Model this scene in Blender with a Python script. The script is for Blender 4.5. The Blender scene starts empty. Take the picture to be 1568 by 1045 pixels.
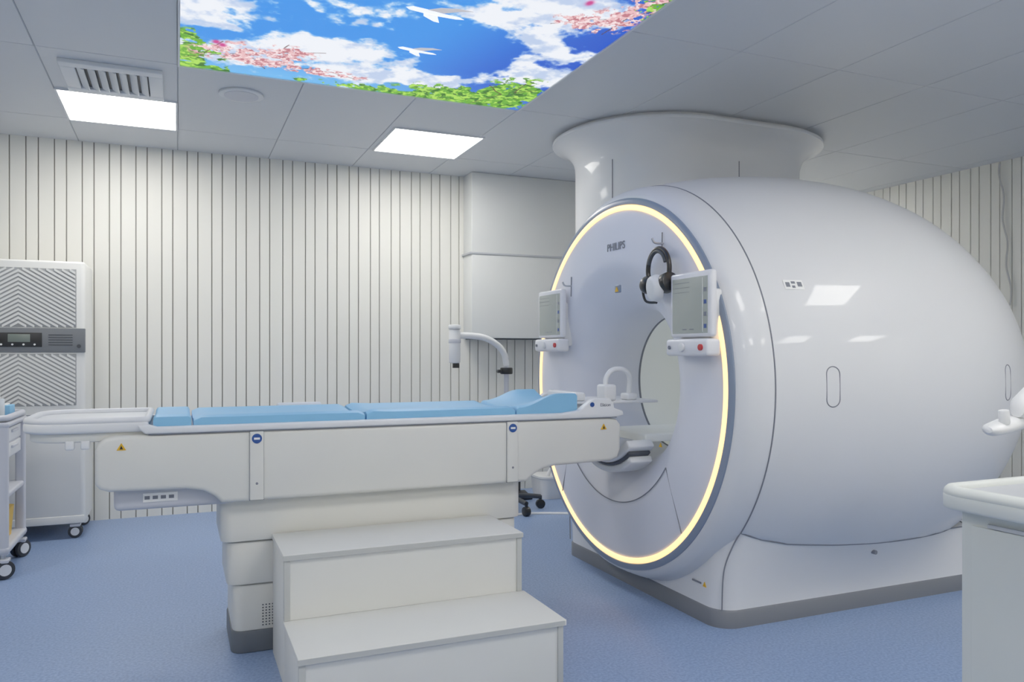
import bpy, bmesh, math, random
import numpy as np
from mathutils import Vector, Matrix
random.seed(4); rng=np.random.RandomState(7)
S=bpy.context.scene
S.view_settings.view_transform='Standard'
S.view_settings.look='None'
EXPO=0.7; GAM=1.25
S.view_settings.exposure=EXPO
S.view_settings.gamma=GAM

# ------------------------------------------------------------------ materials
def lin(c):
    return tuple((x/12.92 if x<=0.04045 else ((x+0.055)/1.055)**2.4) for x in c)
def mat(name,col,rough=0.5,metal=0.0,coat=0.0,var=0.03,scale=6.0,emit=None,es=0.0,bump=0.0,bscale=200,spec=0.5):
    m=bpy.data.materials.new(name); m.use_nodes=True
    nt=m.node_tree; b=nt.nodes['Principled BSDF']
    c=lin([v/255 for v in col])
    b.inputs['Roughness'].default_value=rough; b.inputs['Metallic'].default_value=metal
    b.inputs['Coat Weight'].default_value=coat; b.inputs['Coat Roughness'].default_value=0.03
    b.inputs['Specular IOR Level'].default_value=spec
    tc=nt.nodes.new('ShaderNodeTexCoord'); n=nt.nodes.new('ShaderNodeTexNoise'); n.inputs['Scale'].default_value=scale
    nt.links.new(tc.outputs['Object'],n.inputs['Vector'])
    mx=nt.nodes.new('ShaderNodeMix'); mx.data_type='RGBA'
    mx.inputs[6].default_value=(*[v*(1-var) for v in c],1); mx.inputs[7].default_value=(*[min(1,v*(1+var)) for v in c],1)
    nt.links.new(n.outputs['Fac'],mx.inputs[0]); nt.links.new(mx.outputs[2],b.inputs['Base Color'])
    if emit is not None:
        b.inputs['Emission Color'].default_value=(*lin([v/255 for v in emit]),1); b.inputs['Emission Strength'].default_value=es
    if bump>0:
        n2=nt.nodes.new('ShaderNodeTexNoise'); n2.inputs['Scale'].default_value=bscale
        nt.links.new(tc.outputs['Object'],n2.inputs['Vector'])
        bp=nt.nodes.new('ShaderNodeBump'); bp.inputs['Strength'].default_value=bump; bp.inputs['Distance'].default_value=0.002
        nt.links.new(n2.outputs['Fac'],bp.inputs['Height']); nt.links.new(bp.outputs['Normal'],b.inputs['Normal'])
    return m
M={}
M['shell']=mat('magnet_gloss_white',(220,221,223),0.42,coat=0.35,var=0.01,spec=0.3)
M['face']=mat('magnet_face_white',(222,224,234),0.38,var=0.01)
M['bezel']=mat('bezel_greyblue',(120,134,156),0.3)
M['bore']=mat('bore_liner',(225,228,226),0.4,var=0.01,emit=(225,230,225),es=0.06)  # faint glow put into the liner, standing in for the bore's lighting
M['kick']=mat('kick_grey',(105,109,117),0.5)
M['seam']=mat('seam_grey',(112,116,126),0.6)
M['seamd']=mat('seam_dark',(60,64,72),0.6)
M['white']=mat('plastic_white',(226,227,228),0.35,var=0.015)
M['tablew']=mat('couch_white',(220,219,212),0.38,var=0.015)
M['mattress']=mat('mattress_blue',(124,186,226),0.5,var=0.03,bump=0.1)
M['step']=mat('step_laminate',(218,218,213),0.45,var=0.015)
M['stepedge']=mat('step_edge',(182,184,181),0.5)
M['dark']=mat('dark_grey',(50,54,60),0.5)
M['black']=mat('black_plastic',(12,13,15),0.35)
M['rubber']=mat('rubber_grey',(40,42,46),0.6)
M['basegrey']=mat('base_grey',(86,92,100),0.5)
M['ceil']=mat('ceiling_metal_tile',(206,209,213),0.45,var=0.01,scale=1.5)
M['ceilgap']=mat('ceiling_joint',(150,154,158),0.6)
M['wallslat']=mat('wall_panel_white',(228,227,219),0.5,var=0.01,scale=2)
M['wallgap']=mat('wall_groove',(132,130,124),0.7)
M['soffit']=mat('painted_boxing',(218,220,218),0.5,var=0.01)
M['lightpanel']=mat('light_diffuser',(255,255,255),0.5,emit=(255,252,246),es=9.2)
M['lframe']=mat('light_frame',(220,222,224),0.4)
M['ring']=mat('ring_led',(255,225,180),0.4,emit=(255,204,136),es=0.8)
M['screen']=mat('touch_screen',(112,118,117),0.25,emit=(150,160,156),es=0.16)
M['screenwhite']=mat('screen_frame',(226,226,230),0.3)
M['blueicon']=mat('blue_icon',(20,66,140),0.4)
M['yellow']=mat('warn_yellow',(226,170,10),0.5)
M['red']=mat('red_button',(190,20,30),0.4)
M['label']=mat('label_white',(240,240,238),0.5)
M['logo']=mat('lettering_grey',(104,110,124),0.4)
M['purif']=mat('purifier_white',(226,226,222),0.4,var=0.015)
M['grille']=mat('purifier_grille',(150,152,152),0.5)
M['panelgrey']=mat('purifier_panel',(104,108,112),0.4)
M['cartgrey']=mat('trolley_grey_plastic',(196,198,206),0.4)
M['bin']=mat('bin_yellow',(230,180,10),0.4)
M['counter']=mat('counter_laminate',(208,212,208),0.45,var=0.015)
M['ctop']=mat('counter_top_grey',(180,183,188),0.35)
M['steel']=mat('brushed_metal',(190,192,196),0.3,metal=0.8)
M['bottle']=mat('bottle_plastic',(215,222,226),0.2)
M['lcd']=mat('lcd_green',(110,120,112),0.2)
M['rope']=mat('cord_grey',(190,190,188),0.6)

# floor material: speckled blue vinyl
fm=bpy.data.materials.new('floor_blue_vinyl'); fm.use_nodes=True
nt=fm.node_tree; b=nt.nodes['Principled BSDF']; b.inputs['Roughness'].default_value=0.36
tc=nt.nodes.new('ShaderNodeTexCoord')
n1=nt.nodes.new('ShaderNodeTexNoise'); n1.inputs['Scale'].default_value=90; n1.inputs['Detail'].default_value=3
n2=nt.nodes.new('ShaderNodeTexNoise'); n2.inputs['Scale'].default_value=1.2
for n in (n1,n2): nt.links.new(tc.outputs['Object'],n.inputs['Vector'])
r=nt.nodes.new('ShaderNodeValToRGB'); r.color_ramp.elements[0].position=0.36; r.color_ramp.elements[1].position=0.66
r.color_ramp.elements[0].color=(*lin((114/255,140/255,184/255)),1); r.color_ramp.elements[1].color=(*lin((142/255,166/255,206/255)),1)
nt.links.new(n1.outputs['Fac'],r.inputs['Fac'])
mx=nt.nodes.new('ShaderNodeMix'); mx.data_type='RGBA'; mx.blend_type='MULTIPLY'; mx.inputs[0].default_value=0.15
nt.links.new(r.outputs['Color'],mx.inputs[6]); nt.links.new(n2.outputs['Fac'],mx.inputs[7]); nt.links.new(mx.outputs[2],b.inputs['Base Color'])
M['floor']=fm

# ------------------------------------------------------------------ helpers
def link(o,parent=None):
    S.collection.objects.link(o)
    if parent is not None: o.parent=parent
    return o
def empty(name,loc=(0,0,0)):
    e=bpy.data.objects.new(name,None); e.empty_display_size=0.1; S.collection.objects.link(e); return e
def finish(name,bm,m,parent=None,ang=35):
    bmesh.ops.recalc_face_normals(bm,faces=bm.faces[:])
    me=bpy.data.meshes.new(name); bm.to_mesh(me); bm.free()
    me.polygons.foreach_set('use_smooth',[True]*len(me.polygons))
    me.set_sharp_from_angle(angle=math.radians(ang))
    for mm in (m if isinstance(m,(list,tuple)) else [m]): me.materials.append(mm)
    return link(bpy.data.objects.new(name,me),parent)
def bevel(bm,w,seg=3):
    if w>0:
        bm.normal_update()
        ed=[e for e in bm.edges if len(e.link_faces)==2 and e.calc_face_angle(0)>math.radians(40)]
        bmesh.ops.bevel(bm,geom=ed,offset=w,segments=seg,profile=0.5,affect='EDGES',clamp_overlap=True)
def box(name,x0,x1,y0,y1,z0,z1,m,parent=None,bev=0.0,seg=3,rot=None,ang=35):
    bm=bmesh.new(); bmesh.ops.create_cube(bm,size=1)
    bmesh.ops.scale(bm,vec=(x1-x0,y1-y0,z1-z0),verts=bm.verts)
    bevel(bm,bev,seg)
    if rot: bmesh.ops.rotate(bm,cent=(0,0,0),matrix=rot,verts=bm.verts)
    bmesh.ops.translate(bm,vec=((x0+x1)/2,(y0+y1)/2,(z0+z1)/2),verts=bm.verts)
    return finish(name,bm,m,parent,ang)
def cyl(name,p0,p1,r,m,parent=None,r2=None,n=32,bev=0.0):
    p0=Vector(p0);p1=Vector(p1);d=p1-p0
    bm=bmesh.new(); bmesh.ops.create_cone(bm,cap_ends=True,segments=n,radius1=r,radius2=(r if r2 is None else r2),depth=d.length)
    if bev>0: bevel(bm,bev,2)
    q=Vector((0,0,1)).rotation_difference(d.normalized()).to_matrix()
    bmesh.ops.rotate(bm,cent=(0,0,0),matrix=q,verts=bm.verts)
    bmesh.ops.translate(bm,vec=(p0+p1)/2,verts=bm.verts)
    return finish(name,bm,m,parent,40)
def lathe(name,prof,cy,cz,m,parent=None,n=160,zmin=None,a0=0,a1=2*math.pi,ang=40):
    """revolve (x,R) profile about the X axis through (cy,cz); zmin may be a function of x"""
    bm=bmesh.new(); closed=abs(a1-a0-2*math.pi)<1e-6
    k=n if closed else n+1
    rows=[]
    for (x,R) in prof:
        row=[]
        for i in range(k):
            a=a0+(a1-a0)*i/n
            y=cy+R*math.sin(a); z=cz+R*math.cos(a)
            if zmin is not None: z=max(z,zmin(x) if callable(zmin) else zmin)
            row.append(bm.verts.new((x,y,z)))
        rows.append(row)
    for j in range(len(rows)-1):
        for i in range(n):
            i2=(i+1)%k
            try: bm.faces.new((rows[j][i],rows[j][i2],rows[j+1][i2],rows[j+1][i]))
            except: pass
    return finish(name,bm,m,parent,ang)
def prism(name,pts,a0,a1,m,parent=None,axis='Y',bev=0.0,seg=3,ang=35):
    """extrude 2D polygon. axis Y: pts=(x,z); axis Z: pts=(x,y); axis X: pts=(y,z)"""
    def P(p,a):
        return {'Y':(p[0],a,p[1]),'Z':(p[0],p[1],a),'X':(a,p[0],p[1])}[axis]
    bm=bmesh.new()
    A=[bm.verts.new(P(p,a0)) for p in pts]; B=[bm.verts.new(P(p,a1)) for p in pts]
    fa=bm.faces.new(A); fb=bm.faces.new(B[::-1]); n=len(pts)
    for i in range(n): bm.faces.new((A[i],B[i],B[(i+1)%n],A[(i+1)%n]))
    bmesh.ops.recalc_face_normals(bm,faces=bm.faces[:])
    if bev>0:
        ed=list(set(list(fa.edges)+list(fb.edges)))
        bmesh.ops.bevel(bm,geom=ed,offset=bev,segments=seg,profile=0.5,affect='EDGES',clamp_overlap=True)
    return finish(name,bm,m,parent,ang)
def catmull(pts,k=8,closed=False):
    P=[Vector(p) for p in pts]; n=len(P); out=[]
    rngi=range(n) if closed else range(n-1)
    for i in rngi:
        if closed: p0,p1,p2,p3=P[(i-1)%n],P[i],P[(i+1)%n],P[(i+2)%n]
        else: p0,p1,p2,p3=P[max(i-1,0)],P[i],P[i+1],P[min(i+2,n-1)]
        for j in range(k):
            t=j/k
            out.append(0.5*((2*p1)+(-p0+p2)*t+(2*p0-5*p1+4*p2-p3)*t*t+(-p0+3*p1-3*p2+p3)*t**3))
    if not closed: out.append(P[-1])
    return out
def tube(name,pts,r,m,parent=None,smooth=True,closed=False,k=8):
    if smooth: pts=catmull(pts,k,closed)
    cu=bpy.data.curves.new(name,'CURVE'); cu.dimensions='3D'; cu.bevel_depth=r; cu.bevel_resolution=4; cu.use_fill_caps=True
    sp=cu.splines.new('POLY'); sp.points.add(len(pts)-1)
    for i,p in enumerate(pts): sp.points[i].co=(p[0],p[1],p[2],1)
    sp.use_cyclic_u=closed
    cu.materials.append(m)
    return link(bpy.data.objects.new(name,cu),parent)
def loft(name,rows,m,parent=None,cap=True,ang=35):
    bm=bmesh.new(); R=[[bm.verts.new(p) for p in row] for row in rows]; n=len(rows[0])
    for j in range(len(R)-1):
        for i in range(n): bm.faces.new((R[j][i],R[j][(i+1)%n],R[j+1][(i+1)%n],R[j+1][i]))
    if cap: bm.faces.new(R[0][::-1]); bm.faces.new(R[-1])
    return finish(name,bm,m,parent,ang)
def rrect(x0,x1,y0,y1,r,n=6):
    """rounded rect outline; r may be 4-tuple (x0y0,x1y0,x1y1,x0y1)"""
    if not isinstance(r,(tuple,list)): r=(r,)*4
    out=[]
    for (cx,cy,rr,a) in ((x0+r[0],y0+r[0],r[0],180),(x1-r[1],y0+r[1],r[1],270),(x1-r[2],y1-r[2],r[2],0),(x0+r[3],y1-r[3],r[3],90)):
        for i in range(n+1):
            t=math.radians(a+90*i/n); out.append((cx+rr*math.cos(t),cy+rr*math.sin(t)))
    return out
def text(name,s,size,loc,rot,m,parent,ext=0.001):
    cu=bpy.data.curves.new(name,'FONT'); cu.body=s; cu.size=size; cu.extrude=ext; cu.align_x='CENTER'; cu.align_y='CENTER'
    cu.materials.append(m); o=bpy.data.objects.new(name,cu); o.location=loc; o.rotation_euler=rot
    return link(o,parent)
def caster(name,x,y,parent,r=0.045,z0=0.0,top=0.12,yaw=0):
    c,s=math.cos(yaw),math.sin(yaw)
    def T(a,b): return (x+a*c-b*s, y+a*s+b*c)
    for k,sg in enumerate((-1,1)):
        p0=T(0,sg*0.008);p1=T(0,sg*0.028)
        cyl(f'{name}_wheel_{k}',(p0[0],p0[1],r+z0),(p1[0],p1[1],r+z0),r,M['rubber'],parent,n=24,bev=0.004)
        q=T(0,sg*0.0285)
        q2=T(0,sg*0.031)
        cyl(f'{name}_hub_{k}',(q[0],q[1],r+z0),(q2[0],q2[1],r+z0),r*0.6,M['white'],parent,n=20)
    cyl(f'{name}_stem',(x,y,r+z0),(x,y,top),0.012,M['steel'],parent,n=12)
    box(f'{name}_fork',x-0.03,x+0.03,y-0.035,y+0.035,r*1.75+z0,r*1.75+0.02+z0,M['cartgrey'],parent,0.006)

H=2.7; XL=-3.2; XR=5.95; YN=-2.2; YB=6.32
# ------------------------------------------------------------------ room
box('floor',XL-0.1,XR+0.1,YN-0.1,YB+0.1,-0.1,0,M['floor'])
def slat_wall(name,axis,fixed,inward,a0,a1):
    """axis: 'X' runs along X at y=fixed ; inward = sign of room side"""
    bm=bmesh.new()
    def addbox(u0,u1,w0,w1,z0,z1,mi,ch=0):
        # u along the wall, w depth
        def P(u,w,z): return (u,w,z) if axis=='X' else (w,u,z)
        if ch==0: pts=[(u0,w0),(u1,w0),(u1,w1),(u0,w1)]
        else: pts=[(u0,w0),(u1,w0),(u1,w1-ch*inward),(u1-ch,w1),(u0+ch,w1),(u0,w1-ch*inward)]
        A=[bm.verts.new(P(p[0],p[1],z0)) for p in pts]; B=[bm.verts.new(P(p[0],p[1],z1)) for p in pts]
        fs=[bm.faces.new(A),bm.faces.new(B)]
        n=len(pts)
        for i in range(n): fs.append(bm.faces.new((A[i],A[(i+1)%n],B[(i+1)%n],B[i])))
        for f in fs: f.material_index=mi
    addbox(a0,a1,fixed-inward*0.1,fixed,0,H,1)
    u=a0; k=0; W=[0.074,0.098]
    while u<a1-0.02:
        w=W[k%2]; u1=min(u+w-0.007,a1)
        addbox(u,u1,fixed,fixed+inward*0.010,0.0,H,0,0.002)
        u+=w;k+=1
    return finish(name,bm,[M['wallslat'],M['wallgap']],None,20)
slat_wall('wall_back','X',YB,-1,XL,XR)
slat_wall('wall_right','Y',XR,-1,YN,YB-0.012)
slat_wall('wall_left','Y',XL,1,YN,YB-0.012)
slat_wall('wall_front','X',YN,1,XL+0.012,XR-0.012)

# ceiling with tiles, real joints
TX=0.645; TY=1.29; GX=0.0; GY=4.435
MX0,MX1,MY0,MY1=GX+0.01,GX+3*TX-0.01,GY-3*TX+0.01,GY-0.01
panels=[]   # (x0,x1,y0,y1)
for ix,iy in ((-1,1),(2.05,1)):
    panels.append((ix*TX+0.012,(ix+1)*TX-0.012,GY+iy*TX+0.02,GY+(iy+1)*TX-0.004))
for cx in (-0.97,1.61,3.55,):
    for cy in (1.14,-1.2):
        panels.append((cx-0.31,cx+0.31,cy-0.31,cy+0.31))
panels.append((4.55,5.17,5.62,6.24))  # added panel, hidden behind the shroud, to brighten the right wall
panels.append((5.0,5.62,-1.5,-0.88))  # another added panel, out of view, lifting the dark right side
panels.append((-2.4,-1.78,3.1,3.72))
bm=bmesh.new()
def cbox(x0,x1,y0,y1,z0,z1,mi,c=0.0):
    if x1-x0<0.02 or y1-y0<0.02: return
    lo=[bm.verts.new((x,y,z0)) for x,y in ((x0+c,y0+c),(x1-c,y0+c),(x1-c,y1-c),(x0+c,y1-c))]
    hi=[bm.verts.new((x,y,z1)) for x,y in ((x0,y0),(x1,y0),(x1,y1),(x0,y1))]
    fs=[bm.faces.new(lo[::-1]),bm.faces.new(hi)]
    for i in range(4): fs.append(bm.faces.new((lo[i],lo[(i+1)%4],hi[(i+1)%4],hi[i])))
    for f in fs: f.material_index=mi
cbox(XL-0.1,XR+0.1,YN-0.1,YB+0.1,H+0.006,H+0.12,1)
ix=math.floor((XL-GX)/TX)
while GX+ix*TX<XR:
    iy=math.floor((YN-GY)/TY)
    while GY+iy*TY<YB:
        x0=max(GX+ix*TX,XL);x1=min(GX+(ix+1)*TX,XR);y0=max(GY+iy*TY,YN);y1=min(GY+(iy+1)*TY,YB)
        cbox(x0+0.0012,x1-0.0012,y0+0.0012,y1-0.0012,H,H+0.006,0,0.003)
        iy+=1
    ix+=1
finish('ceiling',bm,[M['ceil'],M['ceilgap']],None,20)
for i,(x0,x1,y0,y1) in enumerate(panels):
    e=empty('ceiling_light_panel' if i==0 else f'ceiling_light_panel.{i:03d}')
    box('diffuser',x0,x1,y0,y1,H-0.006,H-0.001,M['lightpanel'],e)
    f=0.012
    box('frame_a',x0-f,x1+f,y0-f,y0,H-0.010,H,M['lframe'],e)
    box('frame_b',x0-f,x1+f,y1,y1+f,H-0.010,H,M['lframe'],e)
    box('frame_c',x0-f,x0,y0,y1,H-0.010,H,M['lframe'],e)
    box('frame_d',x1,x1+f,y0,y1,H-0.010,H,M['lframe'],e)

# ------------------------------------------------------------------ ceiling sky mural (vertex painted, backlit film)
def vnoise(X,Y,sc,seed):
    r=np.random.RandomState(seed); G=r.rand(64,64)
    x=X*sc; y=Y*sc; xi=np.floor(x).astype(int); yi=np.floor(y).astype(int); fx=x-xi; fy=y-yi
    fx=fx*fx*(3-2*fx); fy=fy*fy*(3-2*fy)
    g=lambda a,b:G[a%64,b%64]
    return (g(xi,yi)*(1-fx)+g(xi+1,yi)*fx)*(1-fy)+(g(xi,yi+1)*(1-fx)+g(xi+1,yi+1)*fx)*fy
def fbm(X,Y,sc,seed,o=5):
    v=0;a=0.5;t=0
    for i in range(o):
        v=v+a*vnoise(X+1.7*i,Y+2.3*i,sc*2**i,seed+i); t+=a; a*=0.55
    return v/t
NX,NY=800,800
xs=np.linspace(MX0,MX1,NX); ys=np.linspace(MY0,MY1,NY)
XX,YY=np.meshgrid(xs,ys)
def blob(cx,cy,rx,ry,rot=0):
    c,s=math.cos(rot),math.sin(rot); a=(XX-cx)*c+(YY-cy)*s; b_=-(XX-cx)*s+(YY-cy)*c
    return np.exp(-((a/rx)**2+(b_/ry)**2))
def mixc(C,col,f):
    f=np.clip(f,0,1)[...,None]; return C*(1-f)+np.array(col)*f
def sstep(v,a,b):
    t=np.clip((v-a)/(b-a),0,1); return t*t*(3-2*t)
C=np.zeros((NY,NX,3)); C[:]=np.array((0.27,0.60,0.92))
g=sstep(XX+0.25*(YY-3.6),1.0,1.9); C=mixc(C,(0.17,0.37,0.80),g)
C=mixc(C,(0.56,0.80,0.95),sstep(YY,3.9,4.45)*0.7*(1-g*0.5))
cl=fbm(XX,YY,3.6,11,7); cl2=fbm(XX,YY,11,31,5)
dens=1.1*blob(0.10,3.70,0.32,0.36)+1.0*blob(0.42,4.05,0.5,0.16,-0.5)+1.05*blob(1.30,4.10,0.42,0.13,-0.2)+1.15*blob(1.62,3.42,0.28,0.13,0.35)+1.0*blob(1.78,3.85,0.20,0.16)+0.9*blob(0.80,4.2,0.35,0.1)+0.6*blob(1.3,3.25,0.2,0.07)+0.85*blob(1.5,3.05,0.4,0.16)+0.6*blob(0.3,3.1,0.4,0.15)+0.6*blob(1.2,2.75,0.4,0.12)+0.5*blob(0.85,3.4,0.14,0.1)+0.4*blob(0.95,3.55,0.1,0.05)
cf=sstep(dens*1.0+(cl-0.5)*1.9+(cl2-0.5)*1.0,0.36,0.70)
C=mixc(C,(0.95,0.96,0.98),cf)
C=mixc(C,(0.66,0.75,0.90),cf*sstep(fbm(XX,YY+0.05,9,51,6),0.46,0.68)*0.65)
gn=fbm(XX,YY,18,71,6)
gd=1.3*blob(0.02,4.25,0.15,0.17)+0.9*blob(0.12,4.42,0.22,0.05)+0.95*blob(1.0,4.40,0.40,0.05)+1.3*blob(1.55,4.32,0.34,0.14)+1.15*blob(1.78,4.12,0.16,0.18)+1.1*blob(1.93,2.82,0.10,0.2)+0.6*blob(0.05,4.0,0.06,0.1)
gf=sstep(gd+(gn-0.5)*2.4,0.50,0.60)*sstep(gd,0.12,0.30)
C=mixc(C,(0.44,0.70,0.22),gf); C=mixc(C,(0.70,0.88,0.38),gf*sstep(fbm(XX,YY,44,91,3),0.45,0.6)); C=mixc(C,(0.20,0.42,0.16),gf*sstep(fbm(XX,YY,34,95,3),0.55,0.68)*0.8)
def line(p,q,w,col,op=1):
    global C
    p=np.array(p);q=np.array(q);d=q-p;L2=(d**2).sum()
    t=np.clip(((XX-p[0])*d[0]+(YY-p[1])*d[1])/L2,0,1)
    wob=0.006*(fbm(XX,YY,12,201,2)-0.5)*2
    D=np.hypot(XX-p[0]-t*d[0]+wob,YY-p[1]-t*d[1]-wob); C=mixc(C,col,(D<w)*op)
br=[((0.0,4.30),(0.25,4.15)),((0.25,4.15),(0.52,4.02)),((0.25,4.15),(0.5,4.22)),((0.5,4.22),(0.75,4.22)),((0.52,4.02),(0.68,3.96)),((0.3,4.13),(0.42,4.3)),((0.1,4.24),(0.2,4.0)),((0.45,4.05),(0.5,3.92)),((0.75,4.22),(0.92,4.28)),((0.62,4.22),(0.72,4.14)),
    ((1.93,2.9),(1.80,3.05)),((1.80,3.05),(1.66,3.12)),((1.85,3.0),(1.83,3.22)),((1.6,4.43),(1.72,4.2)),((1.72,4.2),(1.88,4.05)),((1.72,4.2),(1.6,4.08)),((1.78,4.15),(1.78,3.98)),((1.66,3.12),(1.56,3.2))]
for p,q in br: line(p,q,0.0038,(0.42,0.28,0.26),0.8)
pk=fbm(XX,YY,28,121,5)
pd=0.95*blob(0.30,4.10,0.14,0.11)+0.95*blob(0.50,4.03,0.13,0.09)+0.85*blob(0.48,4.22,0.22,0.06)+0.6*blob(0.8,4.25,0.18,0.05)+0.9*blob(1.80,3.08,0.12,0.12)+0.8*blob(1.66,3.14,0.12,0.06)+0.9*blob(1.86,2.8,0.1,0.15)+0.4*blob(0.12,4.15,0.1,0.1)
pf=sstep(pd+(pk-0.5)*2.8,0.52,0.62)*sstep(pd,0.15,0.40)
C=mixc(C,(0.93,0.76,0.77),pf); C=mixc(C,(0.76,0.48,0.52),pf*sstep(fbm(XX,YY,60,141,3),0.48,0.60)*0.9); C=mixc(C,(0.98,0.90,0.90),pf*sstep(fbm(XX,YY,66,161,3),0.56,0.64))
for (cx,cy) in ((0.17,4.02),(0.20,4.05),(1.62,2.95)): C=mixc(C,(0.82,0.30,0.58),blob(cx,cy,0.015,0.022)*1.4)
Cg=np.clip(C,0,1)**GAM
Cl=np.where(Cg<=0.04045,Cg/12.92,((Cg+0.055)/1.055)**2.4)/(2**EXPO)
mural=empty('ceiling_sky_mural')
me=bpy.data.meshes.new('printed_film')
V=np.stack([XX,YY,np.full_like(XX,H-0.006)],-1).reshape(-1,3)
idx=np.arange(NX*NY).reshape(NY,NX)
F=np.stack([idx[:-1,:-1],idx[1:,:-1],idx[1:,1:],idx[:-1,1:]],-1).reshape(-1,4)
me.vertices.add(len(V)); me.vertices.foreach_set('co',V.ravel())
me.loops.add(F.size); me.loops.foreach_set('vertex_index',F.ravel().astype(np.int32))
me.polygons.add(len(F)); me.polygons.foreach_set('loop_start',np.arange(0,F.size,4,dtype=np.int32))
me.update(calc_edges=True)
ca=me.color_attributes.new('Col','FLOAT_COLOR','POINT')
ca.data.foreach_set('color',np.concatenate([Cl.reshape(-1,3),np.ones((NX*NY,1))],1).ravel().astype(np.float32))
mm=bpy.data.materials.new('sky_mural_film'); mm.use_nodes=True; nt=mm.node_tree; b=nt.nodes['Principled BSDF']
at=nt.nodes.new('ShaderNodeVertexColor'); at.layer_name='Col'
hs=nt.nodes.new('ShaderNodeMix'); hs.data_type='RGBA'; hs.blend_type='MULTIPLY'; hs.inputs[0].default_value=1; hs.inputs[7].default_value=(0.25,0.25,0.25,1)
nt.links.new(at.outputs['Color'],hs.inputs[6]); nt.links.new(hs.outputs[2],b.inputs['Base Color'])
nt.links.new(at.outputs['Color'],b.inputs['Emission Color']); b.inputs['Emission Strength'].default_value=0.92; b.inputs['Roughness'].default_value=0.6
try: mm.cycles.emission_sampling='NONE'
except Exception as ex: print(ex)
me.materials.append(mm)
link(bpy.data.objects.new('printed_film',me),mural)
box('mural_backing',MX0,MX1,MY0,MY1,H-0.005,H-0.001,M['lframe'],mural)
for nm,a in (('trim_a',(MX0-0.01,MX1+0.01,MY1,MY1+0.01)),('trim_b',(MX0-0.01,MX1+0.01,MY0-0.01,MY0)),('trim_c',(MX0-0.01,MX0,MY0,MY1)),('trim_d',(MX1,MX1+0.01,MY0,MY1))):
    box(nm,*a,H-0.012,H,M['lframe'],mural)
mdove=mat('dove_white',(240,240,240),0.5,emit=(240,242,248),es=0.5)
mdoves=mat('dove_shade',(190,190,195),0.5,emit=(190,184,184),es=0.4)
for q in (mdove,mdoves):
    q.cycles.emission_sampling='NONE'
def dove(name,cx,cy,sc,fl):
    def T(p): return (cx+p[0]*sc*fl,cy-p[1]*sc)
    body=[(-.13,.0),(-.10,.02),(-.03,.012),(.05,-.005),(.13,-.012),(.16,-.03),(.12,-.04),(.03,-.04),(-.05,-.03),(-.11,-.02)]
    w1=[(-.03,.01),(.02,.05),(.10,.075),(.17,.07),(.11,.045),(.05,.0)]
    w2=[(-.04,-.025),(-.03,-.06),(.03,-.10),(.06,-.105),(.04,-.06),(.03,-.035)]
    for k,(pl,mt) in enumerate(((body,mdove),(w1,mdoves),(w2,mdove))):
        prism(f'{name}_{k}',[T(p) for p in pl],H-0.0075-0.0003*k,H-0.0065,mt,mural,'Z')
dove('dove_large',1.03,3.29,0.95,1); dove('dove_small',1.08,3.74,0.7,1)

# vent, speaker
v=empty('air_vent_grille'); vx0,vx1,vy0,vy1=-0.565,-0.075,4.56,5.05
for nm,a in (('rim_a',(vx0,vx1,vy0,vy0+0.07)),('rim_b',(vx0,vx1,vy1-0.07,vy1)),('rim_c',(vx0,vx0+0.07,vy0+0.07,vy1-0.07)),('rim_d',(vx1-0.07,vx1,vy0+0.07,vy1-0.07))):
    box(nm,*a,H-0.022,H,M['lframe'],v,0.004)
box('vent_back',vx0+0.06,vx1-0.06,vy0+0.06,vy1-0.06,H-0.006,H,M['dark'],v)
for k in range(7):
    x=vx0+0.095+k*0.05
    box(f'louvre_{k}',x-0.02,x+0.02,vy0+0.07,vy1-0.07,H-0.02,H-0.014,M['lframe'],v,0,rot=Matrix.Rotation(math.radians(28),3,'Y'))
sp=empty('ceiling_speaker')
cyl('speaker_ring',(0.34,4.80,H-0.012),(0.34,4.80,H),0.125,M['lframe'],sp,n=48,bev=0.004)
cyl('speaker_mesh',(0.34,4.80,H-0.014),(0.34,4.80,H-0.011),0.095,M['cartgrey'],sp,n=48)
# wall boxing
bx=empty('wall_service_boxing')
box('upper_box',2.24,3.9,6.10,YB-0.013,2.03,H-0.002,M['soffit'],bx,0.004)
box('lower_box',2.24,3.9,6.10,YB-0.013,1.32,2.022,M['soffit'],bx,0.004)
box('joint_strip',2.225,3.9,6.092,YB-0.013,2.018,2.034,M['ctop'],bx,0.002)
box('shadow_gap',2.26,3.88,6.12,YB-0.013,1.31,1.325,M['dark'],bx)

# ------------------------------------------------------------------ MRI scanner
mri=empty('mri_scanner'); CY,CZ=3.475,1.045
Rk=[(2.205,1.0),(2.35,1.035),(2.55,1.07),(2.8,1.095),(3.0,1.10),(3.2,1.092),(3.4,1.065),(3.6,1.015),(3.8,0.935),(3.98,0.84),(4.12,0.745),(4.24,0.63),(4.32,0.52),(4.36,0.44),(4.37,0.38)]
def zseam(x): return float(np.interp(x,[2.15,2.205,2.30,2.45,2.7,3.0,3.5,4.2],[0.44,0.43,0.395,0.362,0.340,0.325,0.315,0.33]))
pf=catmull([(a,b,0) for a,b in Rk],6)
pfl=[(p[0],p[1]) for p in pf]
def Rs(x): return float(np.interp(x,[a for a,_ in pfl],[b for _,b in pfl]))
lathe('barrel_shell',pfl,CY,CZ,M['shell'],mri,n=256,zmin=lambda x:zseam(x)-0.004)
fc=catmull([(2.200,1.0,0),(2.15,0.992,0),(2.10,0.972,0),(2.07,0.945,0),(2.062,0.93,0)],5)
lathe('front_cowl',[(2.23,0.985)]+[(p[0],p[1]) for p in fc],CY,CZ,M['shell'],mri,n=192,zmin=0.10)
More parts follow.
